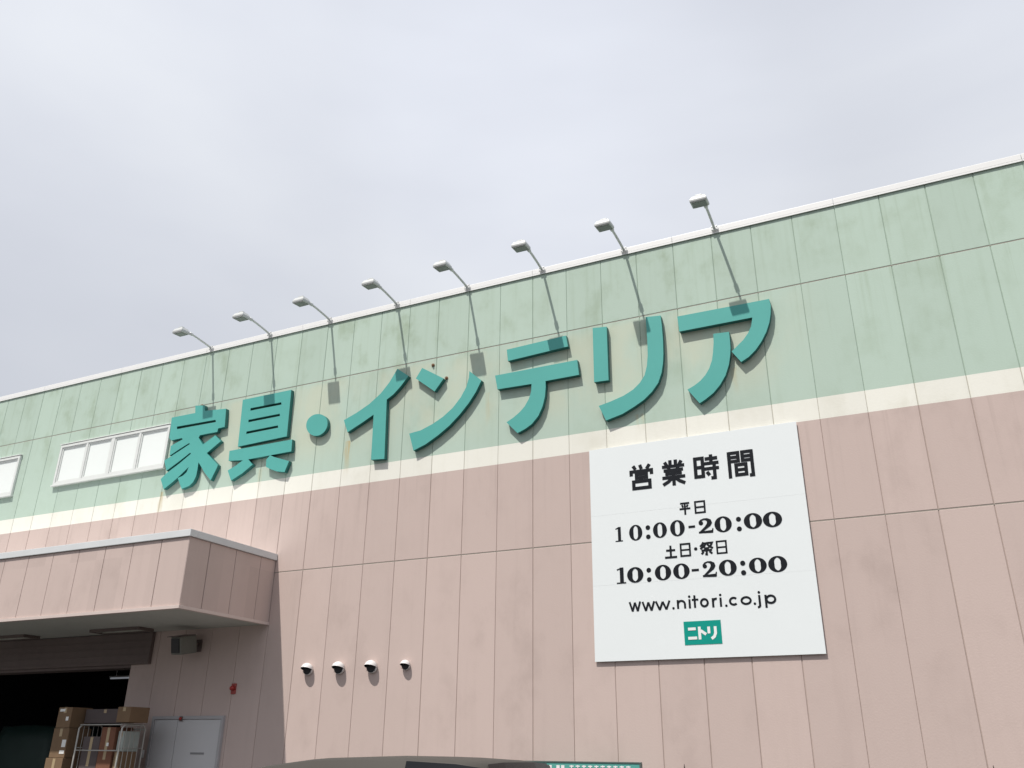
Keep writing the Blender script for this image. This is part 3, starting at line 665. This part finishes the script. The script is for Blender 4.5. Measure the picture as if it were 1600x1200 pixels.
# ------------------------------------------------------------------ fittings under the canopy
def ceil_light(x0, x1, y, label):
    t = thing('ceiling_light', label, 'light', ((x0 + x1) / 2, y, CZ0), 'ceiling lights under the canopy')
    h = (x1 - x0) / 2; bm = BM()
    box(bm, -h, h, -.17, -.13, -.05, -.001, .004); box(bm, -h, h, .13, .17, -.05, -.001, .004); box(bm, -h, -h + .05, -.13, .13, -.05, -.001); box(bm, h - .05, h, -.13, .13, -.05, -.001)
    obj('frame', bm, M_BROWN, t)
    bm = BM(); box(bm, -h + .05, h - .05, -.13, .13, -.012, -.002); obj('reflector', bm, mat('yellowed_reflector', (0.30, 0.28, 0.19), 0.5), t)
    for yy in (-.06, .06):
        bm = BM(); cyl(bm, (-h + .06, yy, -.03), (h - .06, yy, -.03), .014, seg=10); obj('tube', bm, mat('unlit_tube', (0.45, 0.45, 0.40), 0.4), t)
ceil_light(-15.40, -14.22, -.50, 'dark framed ceiling light nearer the open end of the canopy')
ceil_light(-18.28, -17.10, -.50, 'dark framed ceiling light cut off by the left edge')

fl = thing('floodlight', 'boxy grey floodlight on a bracket under the canopy', 'floodlight', (-13.46, 0, 3.16))
bm = BM(); box(bm, -.07, .07, -.014, 0, -.09, .11, .004); tube(bm, [(0, -.014, .03), (0, -.10, .05), (-.02, -.17, .03)], .022, 10); obj('bracket', bm, M_BROWN, fl)
tl = Matrix.Translation((-.03, -.31, 0)) @ Matrix.Rotation(R(12), 4, 'X') @ Matrix.Rotation(R(-14), 4, 'Z')
bm = BM(); box(bm, -.15, .15, -.15, .15, -.15, .14, .02, 0, tl); hd = obj('housing', bm, mat('floodlight_grey', (0.19, 0.19, 0.165), 0.5), fl)
bm = BM(); box(bm, -.12, .12, -.165, -.1505, -.12, .11, .003, 0, tl); obj('front_glass', bm, mat('dark_floodlight_glass', (0.03, 0.03, 0.032), 0.3, spec=0.2), hd)
bm = BM(); box(bm, -.17, .17, -.21, .12, .141, .152, .003, 0, tl); obj('visor', bm, M_BROWN, hd)

al = thing('alarm_lamp', 'small red alarm lamp on the shaded pink wall', 'alarm lamp', (-12.556, 0, 2.47))
al.scale = (.72, .72, .72)
bm = BM(); box(bm, -.065, .065, -.03, 0, -.13, .10, .01); obj('base', bm, mat('alarm_base', (0.35, 0.06, 0.05), .5), al)
bm = BM(); tube(bm, [(0, -.03, 0), (0, -.07, -.006), (0, -.105, -.012), (0, -.125, -.016), (0, -.135, -.018)], [.056, .054, .044, .026, .006], 24); obj('dome', bm, M_RED, al, True)
dl = thing('door_lamp', 'tiny red lamp on the top of the grey door frame', 'lamp', (-13.565, -.05, 2.0))
bm = BM(); box(bm, -.035, .035, -.012, 0, -.03, .045, .003); obj('base', bm, M_BROWN, dl)
bm = BM(); tube(bm, [(0, -.012, .01), (0, -.035, .01), (0, -.045, .01)], [.026, .022, .006], 16); obj('dome', bm, M_RED, dl, True)
sw = thing('switch_plate', 'small white switch plate on the pink wall left of the grey door', 'switch', (-14.37, 0, 1.47))
bm = BM(); box(bm, -.04, .04, -.012, 0, -.06, .06, .004); obj('plate', bm, M_WHITE, sw)
bm = BM(); box(bm, -.015, .015, -.020, -.0125, -.03, .03, .002); obj('rocker', bm, M_WHITE, sw)

# ------------------------------------------------------------------ goods in front of the opening
def carton(x0, x1, y0, y1, z0, z1, m, label, group='cardboard cartons by the stockroom opening', labels=()):
    t = thing('carton', label, 'carton', ((x0 + x1) / 2, (y0 + y1) / 2, z0), group)
    hx, hy, h = (x1 - x0) / 2, (y1 - y0) / 2, z1 - z0
    bm = BM(); box(bm, -hx, hx, -hy, hy, 0, h, .006); obj('box', bm, m, t)
    bm = BM(); box(bm, -.03, .03, -hy - .0015, -hy, h * .72, h - .008); box(bm, -.03, .03, -hy, hy, h + .0005, h + .002); obj('tape', bm, mat('packing_tape', (0.42, 0.32, 0.19), .3), t)
    for (a, b, c, d) in labels:
        bm = BM(); box(bm, a, b, -hy - .004, -hy - .002, c, d); obj('paper_label', bm, M_TAPE, t)
carton(-15.40, -15.08, -.95, -.55, 1.85, 2.165, M_CARD, 'topmost brown carton of the left stack, with a white label', labels=((0.05, .11, .11, .17), (-.12, .0, .25, .29)))
carton(-15.42, -15.06, -.95, -.52, 1.40, 1.845, M_CARD, 'brown carton just under the topmost of the left stack', labels=((.07, .16, .16, .27), (.05, .16, .06, .11)))
carton(-15.45, -15.05, -.97, -.50, 0.75, 1.395, M_CARD, 'large brown carton low in the left stack, at the bottom edge', labels=((-.19, -.13, .35, .46),))
carton(-15.45, -15.05, -.97, -.50, 0.02, 0.745, M_CARD, 'carton at the foot of the left stack')
def roll_cage(x0, x1, y0, y1, h, label):
    t = thing('roll_cage', label, 'roll cage', ((x0 + x1) / 2, (y0 + y1) / 2, 0), None)
    hx, hy = (x1 - x0) / 2, (y1 - y0) / 2; r = .014
    bm = BM()
    for sx in (-hx, hx):
        tube(bm, [(sx, -hy, .16), (sx, -hy, h - .05), (sx, -hy + .05, h), (sx, hy - .05, h), (sx, hy, h - .05), (sx, hy, .16)], r, 8)
    tube(bm, [(-hx + r, hy, h - .06), (hx - r, hy, h - .06)], r, 8)
    obj('frame', bm, M_CAGE, t)
    bm = BM()
    for z in (h, h - .38, h - .80, h - 1.2): tube(bm, [(-hx + r, -hy, z - .0), (hx - r, -hy, z)], .009, 8)
    obj('front_bar', bm, M_CAGE, t)
    for sx in (-hx, hx):
        bm = BM()
        for k in range(1, 5): tube(bm, [(sx, -hy + 2 * hy * k / 5, .17), (sx, -hy + 2 * hy * k / 5, h - .015)], .005, 6)
        for z in (h * .35, h * .6, h * .82): tube(bm, [(sx, -hy + r, z), (sx, hy - r, z)], .006, 6)
        obj('side_wires', bm, M_CAGE, t)
    bm = BM(); box(bm, -hx, hx, -hy, hy, .13, .155, .004); obj('deck', bm, M_STEEL, t)
    for sx in (-1, 1):
        for sy in (-1, 1):
            bm = BM(); cyl(bm, (sx * (hx - .06) - .015, sy * (hy - .07), .06), (sx * (hx - .06) + .015, sy * (hy - .07), .06), .06, seg=18); obj('caster', bm, M_BLACK, t)
    return t
roll_cage(-14.87, -13.90, -.92, -.46, 1.895, 'wire roll cage of cartons standing between the left carton stack and the grey door')
carton(-14.82, -14.44, -.84, -.52, .16, 1.72, M_CARD3, 'tall dark grey carton standing in the roll cage')
carton(-14.41, -14.10, -.86, -.52, .16, 1.86, M_CARD2, 'tall reddish brown carton standing in the roll cage', labels=((.0, .05, 1.42, 1.47),))
carton(-15.03, -14.13, -.72, -.50, 1.925, 2.14, M_CARD3, 'long dark carton lying across the top of the roll cage')
carton(-14.09, -13.80, -.90, -.52, 1.93, 2.16, M_CARD, 'brown carton on the right corner of the roll cage top')
carton(-14.07, -13.94, -.84, -.52, .16, 1.50, M_CARD, 'narrow brown carton at the right side of the roll cage')
carton(-14.07, -13.94, -.82, -.52, 1.505, 1.80, mat('pale_wrap', (0.36, 0.40, 0.37), .4), 'pale wrapped parcel at the right side of the roll cage')

def bulge(name, x0, x1, y0, y1, z1, m, label, cat):
    bm = BM(); box(bm, x0, x1, y0, y1, 0.02, z1)
    bmesh.ops.subdivide_edges(bm, edges=bm.edges[:], cuts=7, use_grid_fill=True)
    for v in bm.verts:
        f = max(0, (v.co.z - z1 * .6) / (z1 * .4)); cx, cy = (x0 + x1) / 2, (y0 + y1) / 2
        v.co.x += (cx - v.co.x) * .18 * f * f + random.uniform(-.02, .02); v.co.y += (cy - v.co.y) * .18 * f * f + random.uniform(-.02, .02)
        if v.co.z > .1: v.co.z += random.uniform(-.03, .03)
    o = obj(name, bm, m, None, True); tag(o, label, cat)
bulge('tarp_covered_pallet', -20.6, -18.7, 1.6, 3.0, 1.96, M_TARP, 'dark green tarp covered pallet inside the dark stockroom', 'covered pallet')
ft = thing('strip_light', 'thin white strip light inside the dark stockroom', 'light', (-19.7, 4.1, 3.10))
bm = BM(); box(bm, -.6, .6, -.04, .04, .02, .05, .004); tube(bm, [(-.4, 0, .05), (-.4, 0, 1.09)], .01, 6); tube(bm, [(.4, 0, .05), (.4, 0, 1.09)], .01, 6); obj('housing', bm, M_STEEL, ft)
bm = BM(); cyl(bm, (-.58, 0, 0), (.58, 0, 0), .018, seg=10); obj('tube', bm, M_TUBE, ft)

# ------------------------------------------------------------------ green notice board near the wall
gb = thing('notice_board', 'green board with white lettering standing low at the bottom edge beside the car', 'sign', (-6.39, -.4, 0))
bm = BM(); box(bm, -.80, .80, -.012, .012, .62, 1.435); obj('board', bm, M_BOARD, gb)
bm = BM(); box(bm, -.825, .825, -.02, .02, 1.4355, 1.452, .003); box(bm, .801, .825, -.02, .02, .6, 1.435); box(bm, -.825, -.801, -.02, .02, .6, 1.435); box(bm, -.8, .8, -.02, .02, .6, .6195)
obj('board_frame', bm, mat('board_frame_dark', (0.09, 0.12, 0.11), .5), gb)
for sx in (-.7, .7):
    bm = BM(); tube(bm, [(sx, .035, 0), (sx, .035, 1.3)], .018, 10); box(bm, sx - .03, sx + .03, -.25, .30, 0.001, .03); obj('leg', bm, M_STEEL, gb)
bm = BM(); KEEP.append(bm)
for x in (-.46, -.385, -.275, -.21): ribbon(bm, [(x, 1.405), (x, 1.22)], .045, -.014)
obj('large_lettering', bm, M_WHITE, gb)
bm = BM(); KEEP.append(bm)
for k in range(10):
    x = -.09 + k * .083
    ribbon(bm, [(x - .028, 1.396), (x + .028, 1.396)], .014, -.014); ribbon(bm, [(x, 1.408), (x, 1.33)], .014, -.014); ribbon(bm, [(x - .03, 1.36), (x + .03, 1.36)], .012, -.014)
obj('small_lettering', bm, M_WHITE, gb)
for (x, z, lab) in ((-5.13, 1.437, 'thin dark stake tip rising just right of the green board'), (-1.748, 1.468, 'thin dark stake tip at the lower right corner')):
    bm = BM(); tube(bm, [(x + .01, -.06, 0), (x, -.06, z - .05), (x, -.06, z)], [.012, .010, .003], 8)
    box(bm, x - .06, x + .08, -.13, -.002, 0.0, .03, .004)
    tag(obj('stake', bm, mat('dark_stake', (0.07, 0.05, 0.045), .7)), lab, 'stake', 'thin stakes along the wall')

# ------------------------------------------------------------------ parked car
car = thing('parked_car', 'grey parked hatchback, only its roof showing at the bottom edge', 'car', (-6.48, -5.5, 0))
SEC = [(-1.95, .62, .62, .60, .60), (-1.88, .72, .72, .70, .70), (-1.55, .84, .80, .74, .74), (-1.15, .96, .90, .78, .76), (-.98, 1.06, .93, .79, .70), (-.62, 1.32, .95, .80, .54), (-.40, 1.40, .95, .80, .56),
       (0.0, 1.466, .95, .80, .60), (.4, 1.508, .95, .80, .645), (.75, 1.519, .95, .80, .645), (1.15, 1.517, .95, .80, .62), (1.50, 1.502, .95, .79, .58), (1.66, 1.482, .95, .78, .54), (1.78, 1.22, .95, .77, .62), (1.83, .92, .90, .76, .74), (1.88, .60, .58, .74, .73), (1.86, .40, .38, .72, .72)]
def ring(x, zr, zb, wb, wr):
    zb = min(zb, zr - .02) if zr > .7 else zr - .01
    h = [(0, zr), (wr * .7, zr - .007), (wr, zr - (0.016 if zr > 1.1 else .012)), (wr + .012, zr - (0.026 if zr > 1.1 else .018)), (wb, zb), (wb + .02, zb * .7), (wb, .32), (wb - .12, .20)]
    return h
bm = BM(); rows = []
for s in SEC:
    h = ring(*s); full = [(-a, b) for a, b in h[:0:-1]] + h
    rows.append([bm.verts.new((s[0], a, b)) for a, b in full])
for a, b in zip(rows, rows[1:]):
    for k in range(len(a) - 1): bm.faces.new((a[k], a[k + 1], b[k + 1], b[k])).smooth = True
    bm.faces.new((a[-1], a[0], b[0], b[-1]))
bm.faces.new(rows[0]); bm.faces.new(rows[-1][::-1])
obj('body', bm, M_CARP, car)
def side_glass(x0, x1, sgn, m, name, tf=0.0):
    bm = BM(); KEEP.append(bm); st = [s for s in SEC if x0 <= s[0] <= x1]; top, bot = [], []
    for s in st:
        h = ring(*s); (yt, zt), (yb, zb) = h[3], h[4]
        for l, f in ((top, tf), (bot, .93)):
            l.append(bm.verts.new((s[0], sgn * (yt + (yb - yt) * f + .006), zt + (zb - zt) * f)))
    for k in range(len(top) - 1):
        f = bm.faces.new((top[k], top[k + 1], bot[k + 1], bot[k])); f.smooth = True
    obj(name, bm, m, car)
M_FG = mat('clear_car_glass', (0.16, 0.16, 0.155), 0.1, var=.1)
for s in (-1, 1):
    side_glass(-.62, 0.4, s, M_FG, 'front_side_window', .42); side_glass(1.15, 1.66, s, M_CGLASS, 'rear_side_window')
def cross_glass(i0, i1, name, m):
    bm = BM(); KEEP.append(bm); vs = []
    a, b = SEC[i0], SEC[i1]
    nrm = .008
    for s, in ((a,), (b,)):
        vs.append([bm.verts.new((s[0] + (nrm if s[0] > 0 else -nrm), y, s[1] - (.01 if abs(y) > .3 else 0) + .004)) for y in (-s[4] * .88, -s[4] * .45, 0, s[4] * .45, s[4] * .88)])
    for k in range(4): bm.faces.new((vs[0][k], vs[0][k + 1], vs[1][k + 1], vs[1][k]))
    obj(name, bm, m, car)
cross_glass(4, 5, 'windscreen', M_FG); cross_glass(12, 13, 'rear_window', M_CGLASS)
for x in (-1.2, 1.2):
    for s in (-1, 1):
        bm = BM(); cyl(bm, (x, s * .62, .30), (x, s * .815, .30), .30, seg=28); wh = obj('wheel', bm, M_BLACK, car)
        bm = BM(); cyl(bm, (x, s * .816, .30), (x, s * .828, .30), .19, seg=24); obj('rim', bm, M_STEEL, wh)
for s in (-1, 1):
    bm = BM(); box(bm, 1.80, 1.87, s * .66 - .09, s * .66 + .09, .62, .92, .015); obj('tail_light', bm, M_RED, car)
    bm = BM(); box(bm, -1.93, -1.70, s * .60 - .1, s * .60 + .1, .60, .74, .02); obj('headlight', bm, M_WHITE, car)
    bm = BM(); box(bm, -.62, -.48, s * .90 - .09, s * .90 + .09, .96, 1.10, .03); obj('wing_mirror', bm, M_CARP, car)
